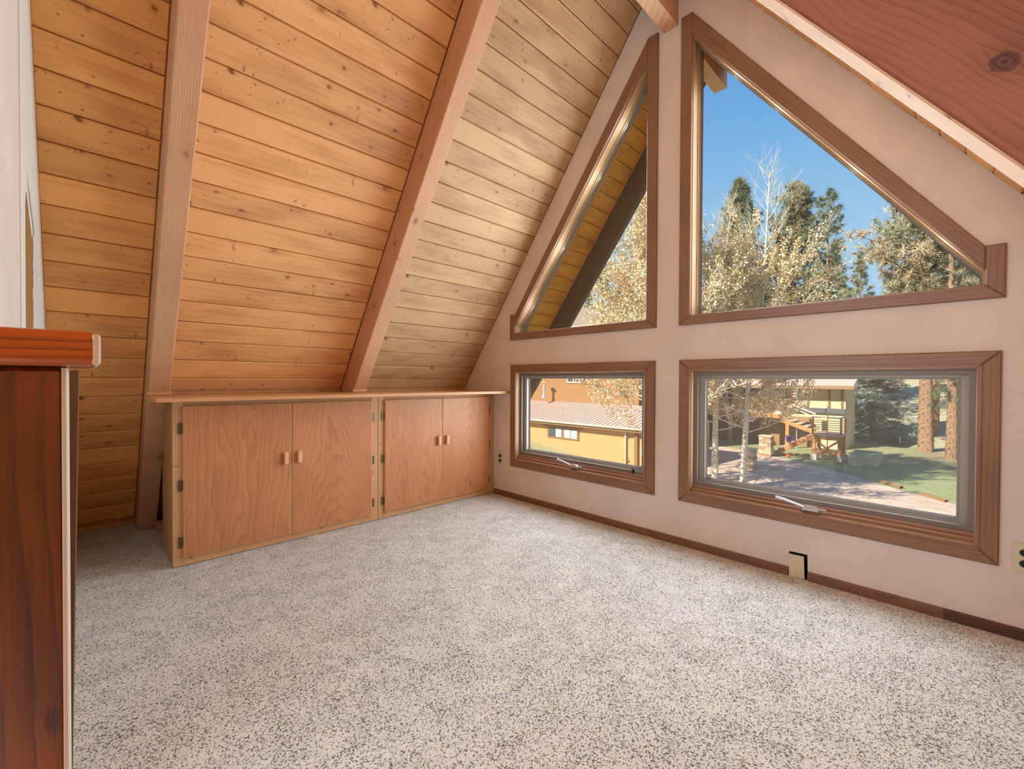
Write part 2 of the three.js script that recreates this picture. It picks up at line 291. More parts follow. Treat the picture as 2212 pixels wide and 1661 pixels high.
function rafter(side, z0, z1, off, mat, label) {
  const d = off * HH, xr = side < 0 ? CX - .045 : CX + .045;
  const pts = side < 0 ? [[SX, .002], [SX + d, .002], [xr, (xr - SX - d) / K], [xr, (xr - SX) / K - .004]] : [[RX, .002], [RX - d, .002], [xr, (RX - d - xr) / K], [xr, (RX - xr) / K - .004]];
  return solo('rafter', prism(pts, z0, z1, { c: .005, grain: side < 0 ? [K, 1] : [-K, 1], su: mat === M.red ? 2.3 : 4.8, sv: mat === M.red ? .5 : .30, vo: z0, uo: mat === M.red ? .5 : .14 }), mat, label, 'beam');
}
rafter(-1, ...RA[0], .172, M.beam, 'sloping timber rafter landing on the long shelf between the two cabinets');
rafter(-1, ...RA[1], .172, M.beam, 'sloping timber rafter running to the carpet at the open end of the cabinets');
{ const r = rafter(1, ...RA[0], .217, M.red, 'deep reddish rafter with a cross-checked knot on the slope opposite the cabinets'), d = .217 * HH; const st = part('underside_face', prism([[RX - d - .3 * K, .3], [RX - d - 2.95 * K, 2.95], [RX - d - .0045 - 2.95 * K, 2.95 - .003], [RX - d - .0045 - .3 * K, .3 - .003]], RA[0][0] + .002, RA[0][1] - .001, { c: .0006, grain: [-K, 1], su: 2.2, sv: .3 }), M.pale, r); st.userData.label = 'thin pale board along the underside of the rafter'; }  // thin paler board laid on the rafter underside
solo('ridge_beam', prism(rect(1.531, 1.618, 3.08, 3.50), -.79, ZB, { c: .004, grain: [0, 1], su: .6, sv: 2.2 }), M.beam, 'timber ridge beam at the peak passing out through the gable', 'beam');
solo('ridge_sun_block', prism([[CX - .3, APEX - .09], [CX + .3, APEX - .09], [CX, APEX + .30]], -.75, ZB + .12, {}), std({ color: 0x6a5a4c, roughness: .9 }), 'added unseen cap blocking sun at the ridge slit', 'sun blocker', { kind: 'structure' });  // added cap, keeps sun from leaking through the slit at the ridge
// barge boards outside, under the roof edge
for (const side of [-1, 1]) {
  const d = (side < 0 ? .190 : .178) * HH, pts = side < 0 ? [[SX - .8, -.8 / K], [SX - .8 + d, -.8 / K], [CX - .05, (CX - .05 - SX - d) / K], [CX - .05, (CX - .05 - SX) / K]] : [[RX + .8, -.8 / K], [RX + .8 - d, -.8 / K], [CX + .06, (RX - d - CX - .06) / K], [CX + .06, (RX - CX - .06) / K]];
  const bb = part('barge_board', prism(pts, -.75, -.70, { c: .004, grain: [side < 0 ? K : -K, 1], su: 2.2, sv: .3 }), std({ color: 0x6b5c50, roughness: .8 }), side < 0 ? ceilL : ceilR); bb.userData.label = 'grey weathered barge board under the roof edge';
}

// partition beside the stair with its torn corner strip
{
  const zf = 2.655;
  const w = solo('wall_left', slab([[SX, 0], [1.5, 0], [1.5, (1.5 - SX) / K - .01]], [], zf, zf + .1), M.plaster, 'pink plastered partition meeting the boarded slope behind the handrail', 'wall', { kind: 'structure' });
  part('edge_strip', prism([[lx(.9) + .004, .9], [.94, .9], [.94, 2.73]], zf - .004, zf, { c: .001 }), M.whitePaint, w);
  part('exposed_backing', prism([[.58, .95], [.845, .95], [.83, 1.50], [.81, 1.54], [.60, 1.44]], zf - .0052, zf - .004, {}), M.kraft, w);
  const R = rng(4), P = [[.352, .95], [.30, .95]]; const tp = []; for (let y = .95; y < 1.5; y += .016) tp.push([.585 + (R() - .5) * .05 - (y > 1.42 ? (y - 1.42) * .6 : 0), y]);
  part('torn_tape', slab([[.345, .95], ...tp, [.80, 1.60], [.46, 1.50], [.345, 1.3]], [], zf - .0068, zf - .0052), M.tape, w);
}

// baseboards along the gable
{
  const prof = (x0, x1) => prism([[0, 0], [.015, 0], [.015, .022], [.011, .027], [.011, .033], [.006, .042], [0, .042]].map(([z, y]) => [-z, y]), x0, x1, { grain: [0, 1], su: .13, sv: 1.3 }).rotateY(Math.PI / 2);
  solo('baseboard_gable', prof(.022, 2.217), M.base, 'brown stained baseboard between the cabinets and the loose blank plate', 'baseboard', { kind: 'structure' });
  solo('baseboard_gable', prof(2.299, 2.772), M.base, 'short brown baseboard piece beside the loose blank plate', 'baseboard', { kind: 'structure' });
  solo('baseboard_gable', prof(2.773, RX - .04), M.baseDark, 'nearly black baseboard piece below the wall outlet near the red rafter', 'baseboard', { kind: 'structure' });
}

// ------------------------------------------------------------------ windows
const mirGeo = (g) => { g = g.clone(); g.scale(-1, 1, 1).translate(2 * CX, 0, 0); const p = g.index; if (p) { for (let i = 0; i < p.count; i += 3) { const a = p.getX(i); p.setX(i, p.getX(i + 1)); p.setX(i + 1, a); } } else { for (const k of Object.keys(g.attributes)) { const t = g.attributes[k], n = t.itemSize; for (let i = 0; i < t.count; i += 3) for (let c = 0; c < n; c++) { const a = t.array[i * n + c]; t.array[i * n + c] = t.array[(i + 1) * n + c]; t.array[(i + 1) * n + c] = a; } } } return g; };
const ring = (pts, d, z0, z1) => slab(pts, [inset(pts, d)], z0, z1);
function crank(parent, x, y, flip) {
  const b = part('crank_handle', prism([[0, 0], [.075, 0], [.075, .016], [.055, .026], [.015, .026], [0, .018]], .0, .024, { c: .004 }), M.chrome, parent, [x, y, -.008]);
  const arm = part('lever', limb([V(.01, .018, .022), V(-.03, .030, .026), V(-.075, .040, .026), V(-.11, .043, .024)], .006, .0085, 8), M.chrome, b);
  part('mounting_plate', box(.07, .10, .0, .018, .0, .008), M.alu, b);
  return b;
}
function lowWindow(n, flip, label) {
  const f = (g) => flip ? mirGeo(g) : g, w = thing('window_' + n, label, 'window', [0, 0, 0], { kind: 'structure' });
  const [x0, x1, y0, y1] = [1.648, 2.921, .264, 1.096], t = .066;
  const bd = (pts, grain, vo) => f(prism(pts, 0, .019, { c: .005, both: false, grain, su: 1.3, sv: .13, vo }));
  const lip = (pts, grain, vo) => f(prism(pts, .019, .023, { c: .002, both: false, grain, su: 1.3, sv: .13, vo }));
  const I = [x0 + t, x1 - t, y0 + t, y1 - t];
  const boards = [[[[x0, y1], [I[0], I[3]], [I[1], I[3]], [x1, y1]], [1, 0]], [[[x0, y0], [x1, y0], [I[1], I[2]], [I[0], I[2]]], [1, 0]], [[[x0, y0], [I[0], I[2]], [I[0], I[3]], [x0, y1]], [0, 1]], [[[x1, y0], [x1, y1], [I[1], I[3]], [I[1], I[2]]], [0, 1]]];
  const q = .016, J = [I[0] - .048, I[1] + .048, I[2] - .048, I[3] + .048];
  boards.forEach(([p, gr], i) => { const c = part('casing', bd(p, gr, i * .31), M.casing, w); });
  // raised inner bead of the casing
  for (const [p, gr] of [[[[I[0] - q, I[3] + q], [I[0], I[3]], [I[1], I[3]], [I[1] + q, I[3] + q]], [1, 0]], [[[I[0] - q, I[2] - q], [I[1] + q, I[2] - q], [I[1], I[2]], [I[0], I[2]]], [1, 0]], [[[I[0] - q, I[2] - q], [I[0], I[2]], [I[0], I[3]], [I[0] - q, I[3] + q]], [0, 1]], [[[I[1] + q, I[2] - q], [I[1] + q, I[3] + q], [I[1], I[3]], [I[1], I[2]]], [0, 1]]]) part('casing_bead', lip(p, gr, .5), M.casing, w);
  const hole = rect(1.708, 2.868, .325, 1.037);
  part('jamb', f(ring(hole, .010, -.14, 0)), M.jamb, w);
  const h1 = inset(hole, .010);
  part('screen_frame', f(ring(rect(h1[0][0], h1[1][0], h1[0][1] + .030, h1[2][1]), .022, -.050, -.032)), M.aluDark, w);
  part('sill_step', f(box(h1[0][0], h1[1][0], h1[0][1], h1[0][1] + .014, -.05, -.004, { su: 1.3, sv: .13 })), M.sill, w);
  part('sill_step', f(box(h1[0][0], h1[1][0], h1[0][1] + .014, h1[0][1] + .030, -.055, -.020, { su: 1.3, sv: .13 })), M.sill, w);
  const s = part('sash', f(ring(rect(h1[0][0] + .016, h1[1][0] - .016, h1[0][1] + .036, h1[2][1] - .006), .034, -.11, -.062)), M.alu, w);
  part('glazing_bead', f(ring(rect(h1[0][0] + .046, h1[1][0] - .046, h1[0][1] + .062, h1[2][1] - .034), .008, -.082, -.060)), M.spacer, s);
  part('fly_screen', f(bbox(h1[0][0] + .02, h1[1][0] - .02, h1[0][1] + .05, h1[2][1] - .02, -.0425, -.0415)), M.screen, w);
  part('pane', f(bbox(h1[0][0] + .046, h1[1][0] - .046, h1[0][1] + .062, h1[2][1] - .034, -.092, -.088)), M.glass, s);
  crank(w, flip ? .835 : 2.27, .340);
  return w;
}
lowWindow(1, false, 'wide awning window with brown casing facing the driveway and garden');
{ const w = lowWindow(2, true, 'wide awning window with brown casing facing the neighbouring metal roof'); part('latch', box(1.318, 1.334, .372, .396, -.031, -.022), M.dark, w); }

function highWindow(n, flip, label) {
  const f = (g) => flip ? mirGeo(g) : g, w = thing('window_' + n, label, 'window', [0, 0, 0], { kind: 'structure' });
  const L = 1.643, Li = 1.710, B = 1.2995, Bi = 1.355, Rr = 2.928, Ri = 2.873, T = 3.10;
  const bd = (pts, grain, vo) => part('casing', f(prism(pts, 0, .019, { c: .004, both: false, grain, su: 1.3, sv: .13, vo })), M.casing, w);
  bd([[L, B], [Li, Bi], [Li, T], [L, T]], [0, 1], .2);
  bd([[Li, 3.096], [Li, 2.968], [Ri, 1.411], [Ri, 1.504]], [.61, -.79], .4);
  bd([[L, B], [Rr, B], [Ri, Bi], [Li, Bi]], [1, 0], .7);
  bd([[Rr, B], [Rr, 1.507], [Ri, 1.507], [Ri, Bi]], [0, 1], .9);
  part('jamb', f(ring(upHole, .006, -.14, 0)), M.jamb, w);
  const g1 = inset(upHole, .006);
  part('glazing_bead', f(ring(g1, .009, -.10, -.072)), M.spacer, w);
  part('glazing_bead', f(ring(g1, .005, -.072, -.058)), M.jamb, w);
  part('pane', f(prism(inset(g1, .006), -.090, -.086, {})), M.glass, w);
  return w;
}
highWindow(3, false, 'tall trapezoid window with brown casing showing blue sky and pines');
highWindow(4, true, 'tall trapezoid window with brown casing showing the boarded eave');

// ------------------------------------------------------------------ plates on the gable wall
function outlet(x, y, label) {
  const o = thing('wall_outlet', label, 'outlet', [x, y, 0]);
  part('cover_plate', new RoundedBoxGeometry(.070, .114, .007, 2, .003).translate(0, 0, .0035), M.plate, o);
  for (const s of [-1, 1]) {
    const k = new THREE.Shape(); k.absarc(0, 0, .0165, 0, Math.PI * 2);
    const sk = part('receptacle', new THREE.ExtrudeGeometry(k, { depth: .003, bevelEnabled: true, bevelSize: .0006, bevelThickness: .0006, bevelSegments: 1, curveSegments: 16 }).scale(1, .86, 1), M.socket, o, [0, s * .0205, .0065]);
    for (const q of [-1, 1]) part('slot', bbox(q * .006 - .001, q * .006 + .001, -.001, .007, .0034, .0040), M.dark, sk);
    part('ground_hole', new THREE.CylinderGeometry(.0025, .0025, .0008, 10).rotateX(Math.PI / 2), M.alu, sk, [0, -.008, .0036]);
  }
  part('screw', new THREE.SphereGeometry(.003, 10, 6).scale(1, 1, .4), M.alu, o, [0, 0, .0072]);
}
outlet(.0925, .310, 'ivory duplex outlet on the plaster between the cabinets and the window casing');
outlet(2.990, .311, 'ivory duplex outlet below the reddish rafter side near the dark baseboard');
{
  const p = thing('blank_plate', 'loose cream blank cover plate standing in a notch of the baseboard', 'cover plate', [2.2535, .001, .006]);
  const body = part('plate', new RoundedBoxGeometry(.067, .110, .006, 2, .0025).translate(0, .055, 0), M.plate, p);
  for (const y of [.014, .096]) part('screw', new THREE.SphereGeometry(.0028, 10, 6).scale(1, 1, .4), M.alu, p, [0, y, .003]);
  p.rotation.z = .035;
}

// ------------------------------------------------------------------ cabinets and the shelf on them
function pull(parent, z, y) { part('pull', new RoundedBoxGeometry(.020, .072, .024, 3, .006), M.pull, parent, [.034, y, z]); }
function hinge(parent, z, y, s) {
  const h = part('hinge', mergeGeometries([new RoundedBoxGeometry(.004, .058, .016, 1, .0019), new RoundedBoxGeometry(.003, .03, .022, 1, .0014).translate(0, 0, -s * .004)]), M.hinge, parent, [.004, y, z]);
  part('knuckle', new THREE.CylinderGeometry(.0042, .0042, .044, 10), M.hinge, h, [.004, 0, -s * .010]);
}
function cabinet(z0, z1, mid, stA, stB, label, vset, hingesZ) {
  const c = thing('base_cabinet', label, 'cabinet', [0, 0, z0]);
  const Z = z1 - z0, top = .860;
  part('stile', box(-.02, 0, .003, top, 0, stA, { grain: 'zy', sv: .12 }), M.frame, c);
  part('stile', box(-.02, 0, .003, top, Z - stB, Z, { grain: 'zy', sv: .12, uo: .4 }), M.frame, c);
  part('rail', box(-.02, 0, top - .052, top, stA, Z - stB, { grain: 'z', sv: .12, uo: .1 }), M.side, c);
  part('toe_rail', box(-.02, 0, .003, .070, stA, Z - stB, { grain: 'z', sv: .12, uo: .6 }), M.frame, c);
  part('bottom_shelf', box(-.78, -.02, .045, .063, .002, Z - .002, { grain: 'z' }), M.frame, c);
  const doors = [[stA - .004 + .002, mid - z0 - .002, -1], [mid - z0 + .002, Z - stB + .004 - .002, 1]];
  doors.forEach(([a, b, s], i) => {
    const d = part('door', box(.001, .017, .046, .829, a, b, { grain: 'z', c: .002 }), M.doorEdge, c);
    part('veneer_face', prism(rect(-(b - .0035), -(a + .0035), .0495, .8255), .0165, .0185, { c: .001, both: false, grain: [0, 1], su: .9, sv: .6, vo: -a / .6 + .05 }).rotateY(Math.PI / 2), wood(doorW[vset + i], { roughness: .45 }), d);
    pull(d, s < 0 ? b - .036 : a + .036, .506);
    for (const y of [.716, .421, .127]) hinge(d, s < 0 ? a - .013 : b + .013, y, s < 0 ? -1 : 1);
  });
  return c;
}
{
  const a = cabinet(1.0755, 2.205, 1.637, .052, .045, 'two-door plywood cabinet standing beside the open floor at the rafter foot', 0);
  part('side_panel', prism([[-.02, .003], [-.02, .858], [-.20, .858], [-.39, .50], [-.40, .30], [-.36, .003]], 2.190 - 1.0755, 2.204 - 1.0755, { c: .001, grain: [0, 1], su: 1.2, sv: .3 }), M.side, a);
  cabinet(.004, 1.0735, .5465, .062, .046, 'two-door plywood cabinet fitted against the plastered gable wall', 2);
}
{
  const r1 = lx(.882) + .172 * HH + .004, b = lx(.884) + .006, F = .205;
  const s = new THREE.Shape(); // x -> across, y -> z
  [[b, .002], [F, .002], [F, 2.288], [r1, 2.300], [r1, RA[1][0] - .003], [b, RA[1][0] - .003], [b, RA[0][1] + .003], [r1, RA[0][1] + .003], [r1, RA[0][0] - .003], [b, RA[0][0] - .003]].forEach((p, i) => i ? s.lineTo(p[0], -p[1]) : s.moveTo(p[0], -p[1]));
  const g = new THREE.ExtrudeGeometry(s, { depth: .017, bevelEnabled: true, bevelSize: .0015, bevelThickness: .0015, bevelSegments: 1, bevelOffset: -.0015 }).rotateX(-Math.PI / 2).translate(0, .8625, 0);
  const p = g.attributes.position, uv = g.attributes.uv; for (let i = 0; i < p.count; i++) uv.setXY(i, p.getZ(i) / 1.2, (p.getX(i) + p.getY(i)) / .3);
  solo('long_shelf', g, M.shelf, 'long varnished wooden shelf lying across both cabinets', 'shelf');
  // small cove strips where shelf and boards meet
  const cove = (z0, z1, x, mat, label) => solo('trim_' + (++coveN), prism([[0, 0], [.016, 0], [.012, .012], [.014, .021], [0, .0215]].map(([a, c]) => [x + a + (c * K) * (x < -.3 ? 1 : 0), .882 + c]), z0, z1, { grain: [0, 1], su: .3, sv: 1.2 }), mat, label, 'trim', { kind: 'structure' });
  let coveN = 0;
  cove(.003, RA[0][0] - .004, b + .002, M.frame, 'thin wooden strip behind the shelf next to the gable');
  cove(RA[0][1] + .004, RA[1][0] - .004, b + .002, M.frame, 'thin wooden strip behind the shelf between the rafters');
  for (const [i, r] of RA.entries()) { const x = r1 + .002; solo('trim_' + (++coveN), box(x, x + .010, .8825, .904, r[0] - .006, r[1] + .006, { grain: 'z' }), M.shelf, i ? 'pale strip on the shelf end across the foot of a rafter' : 'pale strip on the shelf across the rafter between the cabinets', 'trim', { kind: 'structure' }); }
}

// ------------------------------------------------------------------ stair guard close to the camera
{
  const g = thing('stair_guard', 'glossy orange-stained handrail cap on a dark red newel post', 'railing', [2.12, 0, 2.62]);
  part('handrail_cap', new RoundedBoxGeometry(.140, .036, .50, 4, .009).translate(0, 1.004, .148), M.rail, g);
  const cap = g.children[0], p = cap.geometry.attributes.position, uv = cap.geometry.attributes.uv; for (let i = 0; i < p.count; i++) uv.setXY(i, p.getZ(i) / .3, (p.getY(i) + p.getX(i)) / .08);
  part('worn_end', new RoundedBoxGeometry(.1405, .031, .007, 2, .003).translate(0, 1.0035, -.0985), M.wornLit, g);
  part('newel_post', prism(rect(-.26, .076, .002, .985), -.06, .055, { c: .004, grain: [0, 1], su: 1, sv: .18 }).rotateY(Math.PI / 2), M.post, g);
  part('lit_edge', prism(rect(.0735, .0775, .002, .985), -.05, .0558, { c: .0008, grain: [0, 1] }).rotateY(Math.PI / 2), M.wornLit, g);  // pale strip paints the window light on the rounded post edge
  part('back_board', prism([[-.26, .002], [.070, .002], [.086, .985], [-.26, .985]], -.150, -.130, { c: .001, grain: [0, 1], su: 1, sv: .18 }).rotateY(Math.PI / 2), M.postGrey, g);
}

// ------------------------------------------------------------------ outdoors: ground
const GY = -3.9;
const ground = (x, z) => GY + .115 * Math.max(0, -12.5 - x) * sstep(-z, 4, 14) - .2 * sstep(-x, 9, 12) * sstep(-z, 8, 16) * (1 - sstep(-z, 21, 26)) + .11 * Math.max(0, -44 - z) + .02 * Math.max(0, x - 6);
const grassMap = tex(512, 512, (u, v) => { const a = fbm(u * 60, v * 60, 21, 3), b = vnoise(u * 240, v * 240, 22), l = .70 + .5 * a + (b - .5) * .4; return [232 * l, 230 * l, 214 * l]; });
{
  const g = new THREE.PlaneGeometry(180, 170, 320, 300).rotateX(-Math.PI / 2).translate(-20, 0, -78), p = g.attributes.position, uv = g.attributes.uv, col = [];
  for (let i = 0; i < p.count; i++) {
    const x = p.getX(i), z = p.getZ(i); p.setY(i, ground(x, z) + (fbm(x * .4, z * .4, 2) - .5) * .12 * sstep(-z, 30, 45)); uv.setXY(i, x / 2.4, z / 2.4);
    const straw = clamp(sstep(-z, 33, 50) * .75 + (fbm(x * .22, z * .22, 6, 3) - .5) * 1.3 + (fbm(x * 1.1, z * 1.1, 16, 2) - .5) * .9 + (x < -9 ? .35 : 0), 0, 1), needles = clamp((fbm(x * .5, z * .16, 14, 3) - .56) * 4, 0, .7) * sstep(-z, 30, 36);
    const gr = [.42, .46, .23], st = [.72, .64, .46], nd = [.46, .34, .24]; col.push(...[0, 1, 2].map((k) => lerp(lerp(gr[k], st[k], straw), nd[k], needles)));
  }
  g.setAttribute('color', new THREE.Float32BufferAttribute(col, 3)); g.computeVertexNormals();
  solo('lawn', g, std({ map: grassMap, vertexColors: true, roughness: 1 }), 'green lawn turning to dry straw on the wooded slope', 'lawn', { kind: 'structure' });
}
{
  const edge = [[-30, -31], [-9.3, -31.1], [-5.6, -29.3], [-2.34, -27.0], [-.70, -25.4], [1.17, -23.4], [2.9, -22.05], [7, -19.5], [7, -6], [-8.2, -6], [-8.2, -24], [-30, -26]];
  const s = shapeOf(edge.map(([x, z]) => [x, -z])), g = new THREE.ExtrudeGeometry(s, { depth: .03, bevelEnabled: false }).rotateX(-Math.PI / 2).translate(0, GY - .003, 0), p = g.attributes.position, uv = g.attributes.uv;
  for (let i = 0; i < p.count; i++) uv.setXY(i, p.getX(i) / 3, p.getZ(i) / 3);
  const m = tex(512, 512, (u, v) => { const n = fbm(u * 9, v * 9, 33, 3), b = vnoise(u * 200, v * 200, 34), l = .86 + .22 * (n - .5) + (b - .5) * .18; return [246 * l, 214 * l, 190 * l]; });
  solo('driveway', g, std({ map: m, roughness: .95 }), 'pale pinkish concrete driveway curving past the lawn', 'driveway', { kind: 'structure' });
}

const O = {
  stucco: std({ color: 0xcf9a66, roughness: .9 }), stuccoDark: std({ color: 0x9c7448, roughness: .9 }), trim: std({ color: 0x8a6840, roughness: .7 }), metalRoof: std({ color: 0xe8c6bc, roughness: .45 }), metalRib: std({ color: 0xb98f84, roughness: .45 }),
  gutter: std({ color: 0xe0cdb4, roughness: .5 }), paneDark: phys({ color: 0x4a565c, roughness: .08, metalness: .1 }), curtain: std({ color: 0xb8c0bc, roughness: .8 }), shingle: std({ color: 0x8f8074, roughness: .9 }), fascia: std({ color: 0xd9b6a8, roughness: .7 }),
  deckWood: std({ color: 0xc98a52, roughness: .75 }), deckTop: std({ color: 0xe0bfa8, roughness: .8 }), tan: std({ color: 0xd8bf98, roughness: .9 }), roofPink: std({ color: 0xd9b3a8, roughness: .6 }), shadeBrown: std({ color: 0x9a7a58, roughness: .85 }), slate: std({ color: 0x5e6064, roughness: .8 }),
  conc: std({ color: 0xcfc6ba, roughness: .9 }), bed: std({ color: 0xcbb79a, roughness: .85 }), stoneA: std({ color: 0xc2a182, roughness: .9 }), stoneB: std({ color: 0xa88468, roughness: .9 }), stoneC: std({ color: 0xd8bfa0, roughness: .9 }),
  violet: std({ color: 0x5a3ea8, roughness: .5 }), orange: std({ color: 0xd9542c, roughness: .6 }), flagRed: std({ color: 0xc04048, roughness: .8 }), steel: std({ color: 0xe2e2e0, roughness: .3, metalness: .6 }),
};

// ------------------------------------------------------------------ outdoors: neighbouring building with the metal roof
{
  const b = thing('neighbor_building', 'orange stucco building with ribbed pink metal roof beyond the driveway', 'building', [-14, 0, -20.45]);
  const L = -9, R = 5.6; // local x of the low wing
  part('low_wall', bbox(L, R, -4.9, -1.66, -6, 0), O.stucco, b);
  // metal roof: pan and standing ribs from the eave up to the tall wall
  const rise = Math.atan2(1.02, 4.3), len = 4.45, roof = part('metal_roof', bbox(L - .3, R + .35, 0, .05, -len, 0), O.metalRoof, b, [0, -1.81, .55]); roof.rotation.x = rise;
  const rib = bbox(-.045, .045, .05, .075, -len, .01);
  for (let x = L - .25; x < R + .35; x += .305) part('roof_rib', rib, O.metalRib, roof, [x, 0, 0]);
  part('eave_fascia', bbox(L - .3, R + .35, -2.02, -1.80, .42, .50), O.trim, b);
  part('gutter', bbox(L - .3, R + .35, -1.86, -1.76, .50, .62), O.gutter, b);
  part('tall_wall', bbox(-14, 1.8, -4.9, 4.75, -12, -3.75), O.stuccoDark, b);
  const ur = part('tall_roof', prism([[-14.5, 4.75], [2.5, 4.75], [2.5, 4.95], [-6, 7.3], [-14.5, 4.95]], -12.4, -3.15, {}), O.shingle, b);
  part('tall_fascia', bbox(-14.5, 2.5, 4.68, 4.96, -3.15, -3.05), O.fascia, b);
  // window under the eave
  const w = part('window_frame', bbox(-2.99, -.34, -2.97, -2.20, 0, .06), O.trim, b);
  part('lintel', bbox(-3.38, -.05, -2.22, -1.98, 0, .10), O.trim, b);
  for (const [x0, x1, m] of [[-2.88, -2.30, O.paneDark], [-2.24, -1.76, O.curtain], [-1.52, -1.02, O.curtain], [-.96, -.46, O.curtain]]) part('pane', bbox(x0, x1, -2.87, -2.30, .055, .075), m, w);
  const w2 = part('upper_window_frame', bbox(-4.3, -2.6, .75, 1.75, -3.75, -3.68), O.fascia, b);
  for (const x of [-4.18, -3.62, -3.06]) part('pane', bbox(x, x + .46, .87, 1.65, -3.69, -3.66), O.paneDark, w2);
  part('downspout', new THREE.CylinderGeometry(.055, .055, 2.3, 10), O.gutter, b, [3.12, -3.15, .12]);
  for (const y of [-2.35, -3.75]) part('strap', bbox(2.95, 3.29, y - .03, y + .03, 0, .13), O.trim, b);
  part('post', bbox(3.72, 3.92, -4.6, -2.0, 0, .16), O.trim, b);
  const bx = part('meter_box', bbox(4.15, 4.52, -3.35, -2.95, 0, .14), O.gutter, b);
  part('conduit', bbox(4.28, 4.33, -4.6, -3.35, 0, .05), O.gutter, bx);
  const v = part('vent_pipe', new THREE.CylinderGeometry(.10, .10, 1.25, 12), O.steel, b, [-6.0, .15, -3.0]);
  part('vent_cap', new THREE.ConeGeometry(.26, .16, 14), O.steel, v, [0, .68, 0]);
  part('flashing', new THREE.CylinderGeometry(.16, .26, .16, 14), O.steel, v, [0, -.50, 0]);
}

// ------------------------------------------------------------------ outdoors: house with the deck
const stones = [O.stoneA, O.stoneB, O.stoneC];
function pillar(x, z, w, h, label) {
  const g = thing('stone_pillar', label, 'pillar', [x, GY + .03, z]), R = rng(Math.round(x * 91));
  for (let y = 0, k = 0; y < h - .02; k++) { const hh = Math.min(.09 + .07 * R(), h - y); const cut = (R() - .5) * w * .5; part('stone', bbox(-w / 2 - R() * .03, cut - .006, y, y + hh - .01, -w / 2, w / 2 + R() * .03), stones[Math.floor(R() * 3)], g); part('stone', bbox(cut + .006, w / 2 + R() * .03, y, y + hh - .01, -w / 2, w / 2 + R() * .03), stones[Math.floor(R() * 3)], g); y += hh; }
  part('cap_stone', bbox(-w / 2 - .05, w / 2 + .05, h, h + .06, -w / 2 - .05, w / 2 + .05), O.stoneC, g);
}
{
  const b = thing('deck_house', 'tan house with pink roof set behind the raised wooden deck', 'house', [-6, 0, -36]);
  part('wall', bbox(-9, 3.3, -4.2, .55, -4, 0), O.tan, b);
  part('garage_front', bbox(-9, 1.2, -4.2, -1.7, 0, .25), O.shadeBrown, b);  // flat brown carries the shade below deck and eave, fascia too
  part('roof', prism([[-3.0, 0], [1.1, -1.25], [1.1, -1.05], [-3.0, .22]].map(([z, y]) => [-z, y + 1.75]), -9.6, 3.9, {}).rotateY(Math.PI / 2), O.roofPink, b);
  part('fascia', bbox(-9.6, 3.9, .42, .66, 1.06, 1.14), O.shadeBrown, b);
  for (const x of [-.35, 1.05, 2.35, 3.1]) part('wall_batten', bbox(x - .06, x + .06, -1.0, .55, 0, .06), O.trim, b);
  for (const [x0, x1] of [[-5.6, -4.2], [-3.4, -2.2]]) { const w = part('window_frame', bbox(x0, x1, -.9, .3, 0, .06), O.trim, b); part('pane', bbox(x0 + .1, x1 - .1, -.8, .2, .05, .075), O.paneDark, w); }
  part('stone_chimney', bbox(-2.1, -.6, -4, 2.6, .05, .8), O.stuccoDark, b);
  part('foundation_strip', bbox(-.5, 3.3, -1.35, -1.0, 0, .2), O.slate, b);
}
{
  const z0 = -33.6, d = thing('raised_deck', 'orange wooden deck with balustrade and crossed stair rail', 'deck', [-8, 0, z0]);
  part('deck_floor', bbox(-6, 2.5, -1.42, -1.22, -1.0, .1), O.deckTop, d);
  part('rim_joist', bbox(-6, 2.5, -1.72, -1.42, 0, .1), O.deckWood, d);
  for (let x = -6; x < 2.6; x += 1.2) part('rail_post', bbox(x - .06, x + .06, -1.7, -.35, .1, .2), O.deckWood, d);
  part('top_rail', bbox(-6, 2.5, -.40, -.30, .06, .24), O.deckTop, d);
  for (const y of [-.60, -.78, -.96, -1.10]) part('cable_rail', bbox(-6, 2.5, y - .018, y + .018, .13, .17), O.deckWood, d);
  for (const x of [-5.5, -1.6, 2.3]) part('support_post', bbox(x - .1, x + .1, -4.1, -1.72, -.1, .1), O.deckWood, d);
  // flight from the deck down to the landing
  for (let k = 0; k < 5; k++) part('upper_tread', bbox(2.5 + k * .37, 2.88 + k * .37, -1.55 - k * .16, -1.50 - k * .16, .9, 2.2), O.deckTop, d);
  const lean = (n, x0, y0, x1, y1, z, t, w, m) => { const L = Math.hypot(x1 - x0, y1 - y0), g = part(n, bbox(0, L, -t / 2, t / 2, -w / 2, w / 2), m, d, [x0, y0, z]); g.rotation.z = Math.atan2(y1 - y0, x1 - x0); return g; };
  lean('stair_rail', 2.4, -.30, 4.42, -1.16, 2.25, .09, .08, O.deckTop); lean('stair_rail', 2.4, -.52, 4.42, -1.38, 2.25, .06, .05, O.deckTop);
  lean('stair_stringer', 2.4, -1.65, 4.42, -2.38, 2.2, .26, .06, O.deckWood);
}
